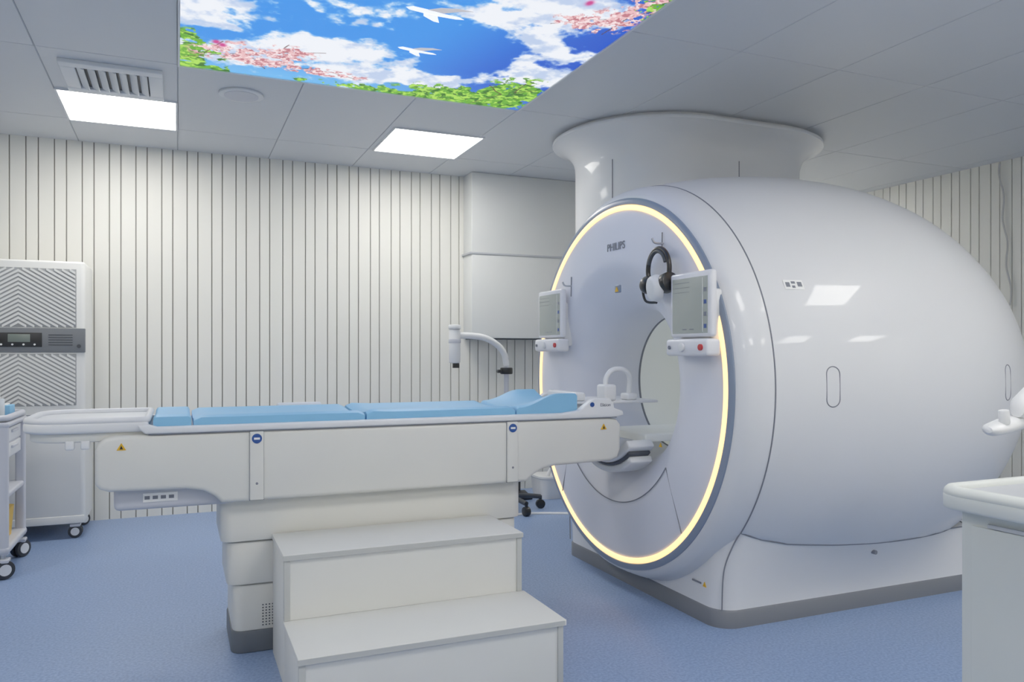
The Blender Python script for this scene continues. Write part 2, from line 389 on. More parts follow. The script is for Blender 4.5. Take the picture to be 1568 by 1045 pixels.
lathe('bezel_ring',[(2.075,0.932),(2.056,0.930),(2.050,0.92),(2.050,0.900),(2.065,0.896)],CY,CZ,M['bezel'],mri,n=192)
lathe('light_ring',[(2.062,0.898),(2.048,0.896),(2.044,0.886),(2.046,0.874),(2.058,0.870)],CY,CZ,M['ring'],mri,n=192)
ff=catmull([(2.06,0.873,0),(2.052,0.862,0),(2.045,0.78,0),(2.040,0.66,0),(2.045,0.60,0),(2.075,0.54,0),(2.13,0.46,0),(2.21,0.395,0),(2.32,0.362,0),(2.42,0.352,0)],6)
lathe('front_fascia',[(p[0],p[1]) for p in ff],CY,CZ,M['face'],mri,n=192)
lathe('bore_tube',[(2.42,0.352),(3.4,0.352),(4.25,0.352),(4.37,0.38)],CY,CZ,M['bore'],mri,n=128)
lathe('bore_joint',[(2.415,0.3535),(2.418,0.349),(2.426,0.349),(2.43,0.3535)],CY,CZ,M['seam'],mri,n=128)
# pedestal skirt
def skirt_rows():
    x0,x1,rc=2.15,4.12,0.10
    half=[]
    for t in (0,0.25,0.5,0.7): half.append((x0,t))
    for i in range(9):
        a=math.radians(90*i/8); half.append((x0+rc*(1-math.cos(a)),1-0.14*(1-math.sin(a))))
    for i in range(1,24): half.append((x0+rc+(x1-0.3-x0-rc)*i/24,1))
    for i in range(13):
        a=math.radians(90*i/12); half.append((x1-0.3+0.3*math.sin(a),1-0.4*(1-math.cos(a))))
    for t in (0.45,0.3,0.15,0): half.append((x1,t))
    rows=[]
    for s in [0,0.08,0.18,0.3,0.45,0.6,0.75,0.88,1.0]:
        s2=s**1.5
        row=[]
        def w(x):
            wb=0.725; dz=CZ-zseam(x); R=Rs(max(x,2.205)); wt=math.sqrt(max(R*R-dz*dz,0.30))-0.003
            return wb*(1-s2)+max(wt,0.72 if x<3.7 else 0.60)*s2
        z_=lambda x:0.075+(zseam(x)-0.075)*s
        for x,t in half: row.append((x,CY-t*w(x),z_(x)))
        for x,t in half[::-1][1:-1]: row.append((x,CY+t*w(x),z_(x)))
        rows.append(row)
    return rows
rows=skirt_rows()
loft('pedestal_skirt',rows,M['shell'],mri,ang=50)
k0=[(p[0]+(-0.006 if p[0]<3 else 0.006),CY+(p[1]-CY)*1.008,0) for p in rows[0]]
loft('kick_plate',[k0,[(p[0],p[1],0.07) for p in k0],[(p[0],p[1],0.078) for p in rows[0]]],M['kick'],mri,ang=50)
# seams
def ringpts(x,R,a0,a1,n=60):
    return [(x,CY+R*math.sin(math.radians(a0+(a1-a0)*i/n)),CZ+R*math.cos(math.radians(a0+(a1-a0)*i/n))) for i in range(n+1)]
tube('cowl_seam',ringpts(2.205,1.0,-128,128,120),0.003,M['seam'],mri,smooth=False)
sk=rows[-1]
for sg in (-1,1):
    q=[p for p in sk if (p[1]-CY)*sg>0.3 and 2.2<p[0]<4.0]; q.sort()
    tube(f'skirt_seam_{sg+1}',[(p[0],p[1]+sg*0.001,p[2]) for p in q],0.0035,M['seam'],mri,smooth=False)
for sg in (-1,1):
    tube(f'skirt_joint_{sg+1}',[(2.205,CY+sg*0.785,0.43),(2.185,CY+sg*0.755,0.36),(2.168,CY+sg*0.722,0.25),(2.166,CY+sg*0.712,0.08)],0.003,M['seam'],mri)
    tube(f'cowl_joint_{sg+1}',[(2.065,CY+sg*0.60,0.345),(2.11,CY+sg*0.69,0.375),(2.205,CY+sg*0.785,0.43)],0.003,M['seam'],mri)
# fascia apron lines
tube('fascia_seam_arc',[(2.040,CY+0.60*math.sin(math.radians(a)),CZ+0.60*math.cos(math.radians(a))) for a in range(128,233,4)],0.0024,M['seam'],mri)
for sg in (-1,1):
    a=math.radians(128)
    tube(f'fascia_seam_{sg+1}',[(2.040,CY+sg*0.60*math.sin(a),CZ+0.60*math.cos(a)),(2.048,CY+sg*0.87*math.sin(math.radians(138)),CZ+0.87*math.cos(math.radians(138)))],0.0024,M['seam'],mri,smooth=False)
text('face_lettering','PHILIPS',0.055,(2.038,3.44,1.735),(math.radians(90),0,math.radians(-90)),M['logo'],mri)
# recessed side handles, labels
def barrel_pt(x,z,off=0.0):
    R=Rs(x)+off; dz=z-CZ; return (x,CY-math.sqrt(R*R-dz*dz),z)
def surf_loop(name,cx,cz,w,h,r,m):
    pts=[barrel_pt(p[0],p[1],0.0) for p in rrect(cx-w/2,cx+w/2,cz-h/2,cz+h/2,w/2*0.999,6)]
    tube(name,pts,r,m,mri,smooth=False,closed=True)
surf_loop('side_handle_outline',2.455,1.06,0.06,0.165,0.0022,M['seam'])
surf_loop('side_handle_outline_rear',3.55,1.06,0.06,0.165,0.0022,M['seam'])
def surf_patch(name,x0,x1,z0,z1,m,off=0.002,n=4):
    bm=bmesh.new(); g=[[bm.verts.new(barrel_pt(x0+(x1-x0)*i/n,z0+(z1-z0)*j/n,off)) for i in range(n+1)] for j in range(n+1)]
    for j in range(n):
        for i in range(n): bm.faces.new((g[j][i],g[j][i+1],g[j+1][i+1],g[j+1][i]))
    return finish(name,bm,m,mri)
surf_patch('rating_label',2.31,2.395,1.462,1.502,M['label'])
for k,(a,b2,c,d) in enumerate(((2.317,2.335,1.472,1.492),(2.342,2.36,1.486,1.496),(2.342,2.356,1.468,1.478),(2.368,2.388,1.474,1.494))): surf_patch(f'rating_text_{k}',a,b2,c,d,M['seam'],0.003,2)
for k,(yy,zz) in enumerate(((2.86,0.17),)):
    prism('floor_warning',[(yy-0.012,zz-0.01),(yy+0.012,zz-0.01),(yy,zz+0.012)],2.146,2.149,M['yellow'],mri,'X')
    box('floor_warning_text',2.146,2.149,yy+0.025,yy+0.09,zz-0.004,zz+0.004,M['seam'],mri)
cyl('side_bolt',(2.95,CY-0.80,0.28),(2.95,CY-0.82,0.28),0.010,M['seam'],mri,n=16)
# control consoles
def console(tag,yc,zc):
    w=0.285 if yc<3 else 0.31
    x=1.985
    def P(n,y0,y1,z0,z1,x0,x1,m,b=0.004): return box(f'{tag}_{n}',x0,x1,yc+y0,yc+y1,zc+z0,zc+z1,m,mri,b)
    P('frame',-w/2,w/2,-0.10,0.175,x,x+0.035,M['screenwhite'],0.012)
    P('screen',-w/2+0.02,w/2-0.02,-0.085,0.150,x-0.002,x+0.004,M['screen'],0.001)
    P('button_bar',-w/2-0.004,w/2+0.004,-0.18,-0.108,x-0.022,x+0.05,M['screenwhite'],0.014)
    P('back_mount',-w/2+0.03,w/2-0.03,-0.15,0.10,x+0.03,x+0.09,M['white'],0.015)
    for k in range(4):
        P(f'icon_{k}',-w/2+0.026,-w/2+0.042,-0.065+k*0.05,-0.048+k*0.05,x-0.0035,x,M['blueicon'] if k%2==0 else M['logo'],0.0)
    P('screen_divider',-w/2+0.050,-w/2+0.052,-0.08,0.145,x-0.0032,x,M['label'],0.0)
    for k in range(3):
        P(f'line_{k}',0.0,w/2-0.035,0.09+k*0.02,0.0915+k*0.02,x-0.003,x,M['seam'],0.0)
    for k in range(2):
        P(f'line_low_{k}',-0.03+0.05*k,0.0+0.05*k,-0.07,-0.066,x-0.003,x,M['seam'],0.0)
    cyl(f'{tag}_stop_button',(x-0.022,yc-w/2+0.035,zc-0.144),(x-0.030,yc-w/2+0.035,zc-0.144),0.013,M['red'],mri,n=20)
    cyl(f'{tag}_dial',(x-0.022,yc+0.02,zc-0.144),(x-0.034,yc+0.02,zc-0.144),0.018,M['white'],mri,n=24,bev=0.003)
    cyl(f'{tag}_key',(x-0.022,yc+w/2-0.03,zc-0.144),(x-0.028,yc+w/2-0.03,zc-0.144),0.008,M['logo'],mri,n=16)
console('console_near',2.745,1.365)
console('console_far',4.10,1.385)
# hooks + intercom
for k,(yy,zz) in enumerate(((3.03,1.70),(3.93,1.575))):
    tube(f'hook_{k}',[(2.05,yy,zz),(2.0,yy,zz),(1.985,yy,zz+0.02)],0.005,M['steel'],mri)
    tube(f'hook_drop_{k}',[(2.04,yy,zz+0.05),(2.038,yy,zz-0.06)],0.003,M['seam'],mri,smooth=False)
box('face_sensor',2.03,2.045,3.395,3.44,1.50,1.54,M['bezel'],mri,0.005)
prism('face_warning',[(3.40,1.505),(3.43,1.505),(3.415,1.53)],2.026,2.031,M['yellow'],mri,'X')
# service shroud to ceiling
def stad(R,z,cx0=3.08,cx1=3.68,cy=4.70,n=36):
    o=[]
    for i in range(n+1):
        a=math.pi/2+math.pi*i/n; o.append((cx0+R*math.cos(a),cy+R*math.sin(a),z))
    for i in range(n+1):
        a=-math.pi/2+math.pi*i/n; o.append((cx1+R*math.cos(a),cy+R*math.sin(a),z))
    return o
lv=[(0.54,0.0),(0.54,2.46),(0.543,2.50),(0.552,2.535),(0.57,2.57),(0.595,2.60),(0.63,2.626),(0.67,2.645),(0.70,2.653),(0.703,2.662),(0.70,2.674),(0.66,2.676),(0.66,2.699)]
loft('service_shroud',[stad(a,z) for a,z in lv],M['shell'],mri,ang=40)
tube('shroud_seam',[(3.40,4.70-0.5405,z) for z in (1.8,2.0,2.2,2.46)],0.003,M['seam'],mri,smooth=False)
tube('shroud_seam_side',[(3.08-0.541*math.cos(0.5),4.70-0.541*math.sin(0.5),z) for z in (1.6,2.0,2.46)],0.003,M['seam'],mri,smooth=False)
# docking bridge under the couch tip
def trough(name,x0,x1,r0,r1,m,zc=1.045,half=42,n=20,th=0.02):
    bm=bmesh.new(); R=[]
    for (x,r) in ((x0,r0),(x1,r0),(x1,r1),(x0,r1)):
        R.append([bm.verts.new((x,CY+r*math.sin(math.radians(180-half+2*half*i/n)),zc+r*math.cos(math.radians(180-half+2*half*i/n)))) for i in range(n+1)])
    for j in range(4):
        for i in range(n): bm.faces.new((R[j][i],R[j][i+1],R[(j+1)%4][i+1],R[(j+1)%4][i]))
    bm.faces.new([R[j][0] for j in range(4)]); bm.faces.new([R[j][n] for j in range(4)][::-1])
    bevel(bm,0.010,3)
    return finish(name,bm,m,mri,35)
trough('docking_lip',1.975,2.12,0.355,0.40,M['white'],half=42)
trough('docking_band',1.985,2.11,0.398,0.416,M['seamd'],half=37)
trough('docking_bracket',1.995,2.12,0.414,0.45,M['white'],half=34)
box('bore_rail',2.1,4.2,CY-0.21,CY+0.21,0.76,0.80,M['bore'],mri,0.01)
prism('bore_warning',[(3.12,0.752),(3.145,0.752),(3.1325,0.772)],2.098,2.101,M['yellow'],mri,'X')
# headphones
hp=empty('headphones'); hc=(2.0,3.0,1.575)
tube('headband',[(2.0,hc[1]+0.085*math.sin(math.radians(a)),hc[2]+0.095*math.cos(math.radians(a))) for a in range(-110,111,10)],0.011,M['black'],hp)
tube('headband_pad',[(1.992,hc[1]+0.07*math.sin(math.radians(a)),hc[2]+0.082*math.cos(math.radians(a))) for a in range(-70,71,10)],0.009,M['dark'],hp)
cyl('ear_cup_far',(2.0,3.10,1.515),(2.0,3.055,1.505),0.042,M['black'],hp,n=28,bev=0.008)
cyl('ear_cup_near',(2.0,2.955,1.505),(2.0,2.90,1.515),0.045,M['black'],hp,n=28,bev=0.008)
cyl('ear_shell',(1.99,2.98,1.49),(1.945,2.99,1.485),0.066,M['white'],hp,r2=0.052,n=32,bev=0.012)
tube('headphone_lead',[(2.0,3.10,1.54),(2.0,3.13,1.50),(2.01,3.12,1.44),(2.03,3.06,1.43)],0.006,M['black'],hp)

# ------------------------------------------------------------------ patient couch
tb=empty('mri_patient_table')
Y0,Y1=3.20,3.75
hull=[(-0.277,0.72),(-0.277,0.84),(-0.268,0.868),(-0.245,0.888),(-0.21,0.895),(1.86,0.895),(1.905,0.885),(1.925,0.86),(1.925,0.74),(1.91,0.705),(1.87,0.69),(1.58,0.683),(1.52,0.672),(1.47,0.648),(1.44,0.62),(0.155,0.62),(0.13,0.648),(0.09,0.672),(0.03,0.683),(-0.23,0.688),(-0.262,0.70)]
prism('couch_hull',hull,Y0,Y1,M['tablew'],tb,'Y',0.018,3)
box('cantilever_underside',-0.22,0.30,Y0+0.06,Y1-0.06,0.605,0.70,M['cartgrey'],tb,0.02)
box('underside_label',-0.12,0.0,Y0+0.056,Y0+0.061,0.635,0.668,M['label'],tb)
for k in range(4): box(f'underside_print_{k}',-0.115+k*0.028,-0.097+k*0.028,Y0+0.0545,Y0+0.0565,0.645,0.658,M['seam'],tb)
# lift column
segs=[(0.155,1.44,3.265,0.45,0.625),(0.178,1.425,3.278,0.275,0.445),(0.20,1.41,3.29,0.085,0.27)]
for k,(xa,xb,ya,za,zb) in enumerate(segs):
    o=rrect(xa,xb,ya,2*CY-ya,0.045,5)
    prism(f'lift_column_{k}',o,za,zb,M['tablew'],tb,'Z',0.008,2)
prism('column_core',rrect(0.23,1.38,3.31,3.64,0.03,4),0.05,0.62,M['basegrey'],tb,'Z')
prism('column_foot',rrect(0.195,1.415,3.285,2*CY-3.285,0.05,5),0,0.088,M['basegrey'],tb,'Z',0.006,2)
bm=bmesh.new()
for i in range(8):
    for j in range(8):
        x=0.315+i*0.0125; z=0.105+j*0.0115
        bmesh.ops.create_circle(bm,cap_ends=True,segments=8,radius=0.0032,matrix=Matrix.Translation((x,3.2885,z))@Matrix.Rotation(math.pi/2,4,'X'))
finish('vent_holes',bm,M['dark'],tb)
# rim band along the top
rim=[(-0.11,0.897),(-0.13,0.915),(-0.135,0.93),(-0.10,0.932),(-0.07,0.922),(1.62,0.922),(1.70,0.932),(1.745,0.965),(1.775,0.985),(1.86,0.985),(1.88,0.965),(1.885,0.94),(1.93,0.925),(1.935,0.905),(1.90,0.897)]
prism('rim_near',rim,Y0-0.008,Y0+0.035,M['white'],tb,'Y',0.007,3)
prism('rim_far',rim,Y1-0.035,Y1+0.008,M['white'],tb,'Y',0.007,3)
box('rim_shadow_gap',-0.10,1.90,Y0-0.001,Y0+0.02,0.893,0.898,M['seam'],tb)
box('table_deck',-0.12,1.9,Y0+0.03,Y1-0.03,0.893,0.915,M['white'],tb,0.004)
# foot end tray
ol=rrect(-0.52,-0.10,Y0+0.01,Y1-0.01,(0.13,0.02,0.02,0.13),8)
prism('foot_tray_base',ol,0.905,0.945,M['white'],tb,'Z',0.012,3)
prism('foot_tray_under',rrect(-0.50,-0.10,Y0+0.03,Y1-0.03,(0.12,0.02,0.02,0.12),8),0.872,0.909,M['tablew'],tb,'Z',0.01,2)
tube('foot_tray_rim',[(p[0],p[1],0.950) for p in rrect(-0.508,-0.105,Y0+0.022,Y1-0.022,(0.12,0.02,0.02,0.12),8)],0.0125,M['white'],tb,smooth=False,closed=True)
for xx in (-0.36,-0.31): box('foot_latch',xx-0.015,xx+0.015,Y0+0.03,Y0+0.06,0.845,0.88,M['white'],tb,0.006)
# side strips
for k,xx in enumerate((0.283,1.365)):
    box(f'side_strip_{k}',xx-0.026,xx+0.026,Y0-0.010,Y0+0.004,0.625,0.892,M['tablew'],tb,0.004)
    box(f'side_strip_groove_{k}',xx-0.0275,xx+0.0275,Y0-0.001,Y0+0.002,0.6235,0.8935,M['seam'],tb,0.0)
    cyl(f'side_icon_{k}',(xx,Y0-0.010,0.865),(xx,Y0-0.0125,0.865),0.019,M['blueicon'],tb,n=28)
    box(f'side_icon_bar_{k}',xx-0.011,xx+0.011,Y0-0.0135,Y0-0.012,0.861,0.869,M['label'],tb)
    cyl(f'side_screw_{k}',(xx,Y0-0.010,0.69),(xx,Y0-0.0115,0.69),0.005,M['seam'],tb,n=14)
for k,(xx,zz) in enumerate(((-0.19,0.853),(1.83,0.852))):
    prism(f'warning_sign_{k}',[(xx-0.016,zz-0.012),(xx+0.016,zz-0.012),(xx,zz+0.015)],Y0-0.003,Y0+0.001,M['yellow'],tb,'Y')
    prism(f'warning_mark_{k}',[(xx-0.006,zz-0.008),(xx+0.006,zz-0.008),(xx,zz+0.006)],Y0-0.004,Y0-0.002,M['black'],tb,'Y')
# mattress
def mattress(name,x0,x1,f,n=24,zb=0.912):
    bm=bmesh.new(); ny=20; ya,yb=Y0+0.037,Y1-0.037; T=[];Bt=[]
    for i in range(n+1):
        x=x0+(x1-x0)*i/n; r1=[];r2=[]
        for j in range(ny+1):
            s=-1+2*j/ny; y=ya+(yb-ya)*j/ny
            e=min(1,min((x-x0),(x1-x))/0.014); e2=min(1,(1-abs(s))/0.06)
            z=f(x,s)-0.012*(1-math.sqrt(max(0,1-(1-e)**2)))-0.012*(1-math.sqrt(max(0,1-(1-e2)**2)))
            r1.append(bm.verts.new((x,y,z))); r2.append(bm.verts.new((x,y,zb)))
        T.append(r1);Bt.append(r2)
    for i in range(n):
        for j in range(ny):
            bm.faces.new((T[i][j],T[i+1][j],T[i+1][j+1],T[i][j+1])); bm.faces.new((Bt[i][j],Bt[i][j+1],Bt[i+1][j+1],Bt[i+1][j]))
        bm.faces.new((T[i][0],Bt[i][0],Bt[i+1][0],T[i+1][0])); bm.faces.new((T[i][ny],T[i+1][ny],Bt[i+1][ny],Bt[i][ny]))
    for j in range(ny):
        bm.faces.new((T[0][j],T[0][j+1],Bt[0][j+1],Bt[0][j])); bm.faces.new((T[n][j],Bt[n][j],Bt[n][j+1],T[n][j+1]))
    return finish(name,bm,M['mattress'],tb,60)
fl=lambda x,s:0.946+0.016*s*s
mattress('mattress_foot',-0.085,0.048,lambda x,s:fl(x,s)+0.006)
mattress('mattress_legs',0.056,0.716,fl)
mattress('mattress_torso',0.724,1.396,lambda x,s:fl(x,s)+0.005*max(0,1-(x-0.72)/0.12))
def curl(x,s):
    t=min(1,max(0,(x-1.42)/0.20)); t=t*t*(3-2*t)
    return fl(x,s)+0.045*t*(0.05+1.0*s*s)+0.012*t
mattress('mattress_head',1.404,1.71,curl,30)
# head coil base, cable
box('coil_plate',1.72,2.19,CY-0.19,CY+0.19,0.952,0.966,M['white'],tb,0.006)
box('coil_plate_support',1.74,1.90,CY-0.17,CY+0.17,0.905,0.955,M['white'],tb,0.01)
box('coil_block',1.745,1.80,CY-0.16,CY+0.16,0.966,1.008,M['white'],tb,0.012)
box('coil_connector',1.88,1.95,3.28,3.36,0.966,1.045,M['white'],tb,0.012)
box('coil_connector_b',2.02,2.08,3.30,3.37,0.966,1.0,M['white'],tb,0.01)
tube('coil_cable',[(1.91,3.32,1.03),(1.915,3.32,1.08),(1.95,3.32,1.115),(2.01,3.32,1.115),(2.05,3.33,1.08),(2.05,3.335,1.0)],0.012,M['white'],tb)
cyl('rim_icon',(1.765,Y0-0.008,0.958),(1.765,Y0-0.0105,0.958),0.011,M['blueicon'],tb,n=20)
text('rim_lettering','Elition',0.022,(1.835,Y0-0.009,0.955),(math.radians(90),0,0),M['logo'],tb,0.0005)
# small hump (strap slot) on far edge
box('far_strap_cover',0.42,0.62,Y1-0.03,Y1+0.012,0.925,0.968,M['white'],tb,0.01)

# ------------------------------------------------------------------ step stool
st=empty('two_step_stool'); A0,A1=0.35,1.275; yb_,ym,yf=3.255,2.89,2.52; z1,z2=0.2375,0.475; th=0.02
box('side_left_upper',A0,A0+th,ym+0.005,yb_,0,z2-th,M['step'],st,0.0015)
box('side_right_upper',A1-th,A1,ym+0.005,yb_,0,z2-th,M['step'],st,0.0015)
box('side_left_lower',A0,A0+th,yf+0.005,ym+0.004,0,z1-th,M['step'],st,0.0015)
box('side_right_lower',A1-th,A1,yf+0.005,ym+0.004,0,z1-th,M['step'],st,0.0015)
box('top_tread',A0-0.004,A1+0.004,ym-0.004,yb_,z2-th,z2,M['step'],st,0.002)
box('upper_riser',A0+th,A1-th,ym+0.006,ym+0.024,z1,z2-th,M['step'],st)
box('edge_strip_upper_l',A0-0.001,A0+th,ym,ym+0.02,z1,z2-th,M['stepedge'],st,0.001)
box('edge_strip_upper_r',A1-th,A1+0.001,ym,ym+0.02,z1,z2-th,M['stepedge'],st,0.001)
box('lower_tread',A0-0.004,A1+0.012,yf-0.004,ym+0.006,z1-th,z1,M['step'],st,0.002)
box('lower_riser',A0+th,A1-th,yf+0.006,yf+0.024,0.0,z1-th,M['step'],st)
box('edge_strip_lower_l',A0-0.001,A0+th,yf,yf+0.02,0,z1-th,M['stepedge'],st,0.001)
box('edge_strip_lower_r',A1-th,A1+0.001,yf,yf+0.02,0,z1-th,M['stepedge'],st,0.001)
for nm,z,y in (('top',z2,ym),('low',z1,yf)):
    box(f'nosing_{nm}',A0-0.005,A1+0.005,y-0.0055,y-0.003,z-th,z-0.002,M['stepedge'],st)
box('back_panel',A0+th,A1-th,yb_-0.02,yb_-0.002,0.0,z2-th,M['step'],st)

# ------------------------------------------------------------------ air purifier cabinet
ap=empty('air_purifier'); px0,px1,py0,py1=-1.29,-0.55,5.74,6.24
prism('cabinet_body',rrect(px0,px1,py0,py1,(0.03,0.03,0.06,0.06),5),0.10,1.785,M['purif'],ap,'Z',0.015,3)
box('grille_top',px0+0.05,px1-0.05,py0-0.004,py0+0.01,1.36,1.735,M['grille'],ap,0.002)
box('grille_bottom',px0+0.05,px1-0.05,py0-0.004,py0+0.01,0.86,1.19,M['grille'],ap,0.002)
box('control_band',px0,px1+0.001,py0-0.010,py0+0.02,1.20,1.355,M['panelgrey'],ap,0.004)
box('display_bezel',-1.04,-0.79,py0-0.014,py0-0.008,1.235,1.325,M['black'],ap,0.004)
box('display_lcd',-0.975,-0.855,py0-0.016,py0-0.012,1.265,1.315,M['lcd'],ap,0.002)
for k in range(4): cyl(f'panel_button_{k}',(-1.01+k*0.06,py0-0.014,1.25),(-1.01+k*0.06,py0-0.018,1.25),0.006,M['label'],ap,n=12)
for k in range(5): box(f'panel_print_{k}',-0.755,-0.62,py0-0.0115,py0-0.009,1.245+k*0.016,1.25+k*0.016,M['dark'],ap)
cyl('panel_lock',(-0.585,py0-0.010,1.24),(-0.585,py0-0.014,1.24),0.012,M['dark'],ap,n=16)
def chevrons(name,z0,z1):
    bm=bmesh.new(); cx=(px0+px1)/2; hw=(px1-px0)/2-0.055; sl=0.62; p=0.027; w=0.0078
    zz=z0-0.0
    while zz<z1+sl*hw:
        for sg in (-1,1):
            # z = zz - sl*t , t in [0,hw]
            t0=max(0,(zz-z1)/sl); t1=min(hw,(zz-z0)/sl)
            if t1-t0>0.01:
                pts=[(cx+sg*t0,zz-sl*t0-w),(cx+sg*t1,zz-sl*t1-w),(cx+sg*t1,zz-sl*t1+w),(cx+sg*t0,zz-sl*t0+w)]
                A=[bm.verts.new((q[0],py0-0.007,q[1])) for q in pts]; B=[bm.verts.new((q[0],py0-0.003,q[1])) for q in pts]
                bm.faces.new(A); bm.faces.new(B[::-1])
                for i in range(4): bm.faces.new((A[i],A[(i+1)%4],B[(i+1)%4],B[i]))
        zz+=p
    finish(name,bm,M['purif'],ap)
chevrons('chevron_slats_top',1.365,1.73); chevrons('chevron_slats_bottom',0.865,1.185)
box('lower_door_joint',px0+0.01,px1-0.01,py0-0.002,py0+0.002,0.80,0.804,M['seam'],ap)
box('lower_trim',px0+0.005,px1-0.005,py0-0.004,py0+0.01,0.10,0.15,M['purif'],ap,0.004)
for k,(x,y) in enumerate(((px1-0.06,py0+0.05),(px0+0.06,py0+0.05),(px1-0.06,py1-0.05),(px0+0.06,py1-0.05))):
    caster(f'caster_{k}',x,y,ap,0.042,0,0.11,yaw=math.radians(20*k))

# ------------------------------------------------------------------ medical trolley
tr=empty('medical_trolley'); cx0,cx1,cy0,cy1=-1.36,-0.82,4.84,5.40
for k,(x,y) in enumerate(((cx1-0.03,cy0+0.03),(cx1-0.03,cy1-0.03),(cx0+0.03,cy0+0.03),(cx0+0.03,cy1-0.03))):
    prism(f'post_{k}',rrect(x-0.025,x+0.025,y-0.025,y+0.025,0.012,3),0.13,0.83,M['cartgrey'],tr,'Z')
    caster(f'caster_{k}',x,y,tr,0.05,0,0.13,yaw=math.radians(30+25*k))
box('top_tray',cx0,cx1,cy0,cy1,0.80,0.83,M['cartgrey'],tr,0.012)
tube('top_tray_rim',[(p[0],p[1],0.85) for p in rrect(cx0+0.015,cx1-0.015,cy0+0.015,cy1-0.015,0.05,5)],0.017,M['cartgrey'],tr,smooth=False,closed=True)
box('drawer_case',cx0+0.03,cx1-0.03,cy0+0.06,cy1-0.06,0.62,0.80,M['cartgrey'],tr,0.008)
for k in range(2):
    box(f'drawer_front_{k}',cx1-0.035,cx1-0.022,cy0+0.07,cy1-0.07,0.63+k*0.085,0.705+k*0.085,M['white'],tr,0.005)
    box(f'drawer_pull_{k}',cx1-0.026,cx1-0.012,cy0+0.2,cy1-0.2,0.675+k*0.085,0.69+k*0.085,M['cartgrey'],tr,0.003)
box('middle_shelf',cx0+0.01,cx1-0.01,cy0+0.01,cy1-0.01,0.42,0.45,M['cartgrey'],tr,0.01)
box('bottom_shelf',cx0+0.0,cx1-0.0,cy0+0.0,cy1-0.0,0.13,0.17,M['cartgrey'],tr,0.015)
bn=[]
for z,o in ((0.17,0.0),(0.33,0.03)): bn.append([(p[0],p[1],z) for p in rrect(cx1-0.24-o,cx1-0.05+o*0.3,cy0+0.14-o,cy1-0.16+o,0.03,4)])
loft('yellow_bin',bn,M['bin'],tr)
cyl('bottle_a',(-0.90,5.0,0.83),(-0.90,5.0,0.95),0.035,M['bottle'],tr,bev=0.006)
cyl('bottle_a_neck',(-0.90,5.0,0.95),(-0.90,5.0,1.0),0.014,M['white'],tr)
cyl('bottle_b',(-0.98,5.12,0.83),(-0.98,5.12,1.0),0.04,M['bottle'],tr,bev=0.006)
box('glove_box',-0.97,-0.87,5.18,5.32,0.83,0.90,M['mattress'],tr,0.004)
box('glove_box_top',-0.95,-0.89,5.2,5.3,0.9,0.905,M['label'],tr,0.002)

# ------------------------------------------------------------------ injector stand behind the couch
ij=empty('injector_stand'); ix_,iy_=2.30,5.50
cyl('pole',(ix_,iy_,0.1),(ix_,iy_,1.16),0.019,M['cartgrey'],ij,n=24)
tube('curved_arm',[(1.905,iy_,1.325),(2.0,iy_,1.325),(2.12,iy_,1.31),(2.22,iy_,1.26),(2.28,iy_,1.19),(2.30,iy_,1.10)],0.024,M['white'],ij)
cyl('grip_collar',(ix_,iy_,1.035),(ix_,iy_,1.085),0.048,M['black'],ij,bev=0.008)
box('grip_lever',ix_-0.075,ix_-0.02,iy_-0.02,iy_+0.02,1.045,1.07,M['black'],ij,0.006)
cyl('head_body',(1.885,iy_,1.12),(1.885,iy_,1.37),0.042,M['white'],ij,bev=0.012)
cyl('head_cap',(1.885,iy_,1.37),(1.885,iy_,1.405),0.047,M['white'],ij,bev=0.01)
cyl('head_collar',(1.885,iy_,1.27),(1.885,iy_,1.30),0.046,M['cartgrey'],ij,bev=0.004)
cyl('head_tip',(1.895,iy_,1.085),(1.895,iy_,1.12),0.026,M['black'],ij)
cyl('hub',(ix_,iy_,0.07),(ix_,iy_,0.14),0.05,M['dark'],ij,bev=0.01)
for k in range(5):
    a=math.radians(72*k-8); ex,ey=ix_+0.27*math.cos(a),iy_+0.27*math.sin(a)
    tube(f'leg_{k}',[(ix_,iy_,0.11),(ix_+0.15*math.cos(a),iy_+0.15*math.sin(a),0.105),(ex,ey,0.09)],0.018,M['dark'],ij)
    cyl(f'leg_wheel_{k}',(ex-0.02*math.sin(a),ey+0.02*math.cos(a),0.035),(ex+0.02*math.sin(a),ey-0.02*math.cos(a),0.035),0.035,M['black'],ij,n=20,bev=0.004)
    cyl(f'leg_stem_{k}',(ex,ey,0.035),(ex,ey,0.1),0.012,M['black'],ij,n=12)
# floor items near the wall
fs=empty('foot_pedal'); 
box('pedal_base',2.52,2.66,5.80,5.94,0,0.03,M['black'],fs,0.01)
box('pedal_plate',2.54,2.64,5.81,5.92,0.035,0.055,M['black'],fs,0.008,rot=Matrix.Rotation(math.radians(12),3,'X'))
cyl('pedal_post',(2.58,5.92,0.02),(2.58,5.92,0.2),0.02,M['black'],fs)
box('pedal_head',2.53,2.64,5.88,5.95,0.17,0.23,M['black'],fs,0.015)
sb=empty('coil_storage_tub')
rws=[]
for z,o in ((0.0,0.0),(0.06,0.012),(0.16,0.02),(0.17,0.032),(0.185,0.032)): rws.append([(p[0],p[1],z) for p in rrect(2.74-o,3.04+o,5.76-o,6.0+o,0.05+o,5)])
loft('tub_body',rws,M['white'],sb)
tube('tub_handle',[(2.78,5.78,0.18),(2.82,5.78,0.25),(2.92,5.78,0.27),(2.98,5.78,0.19)],0.014,M['white'],sb)

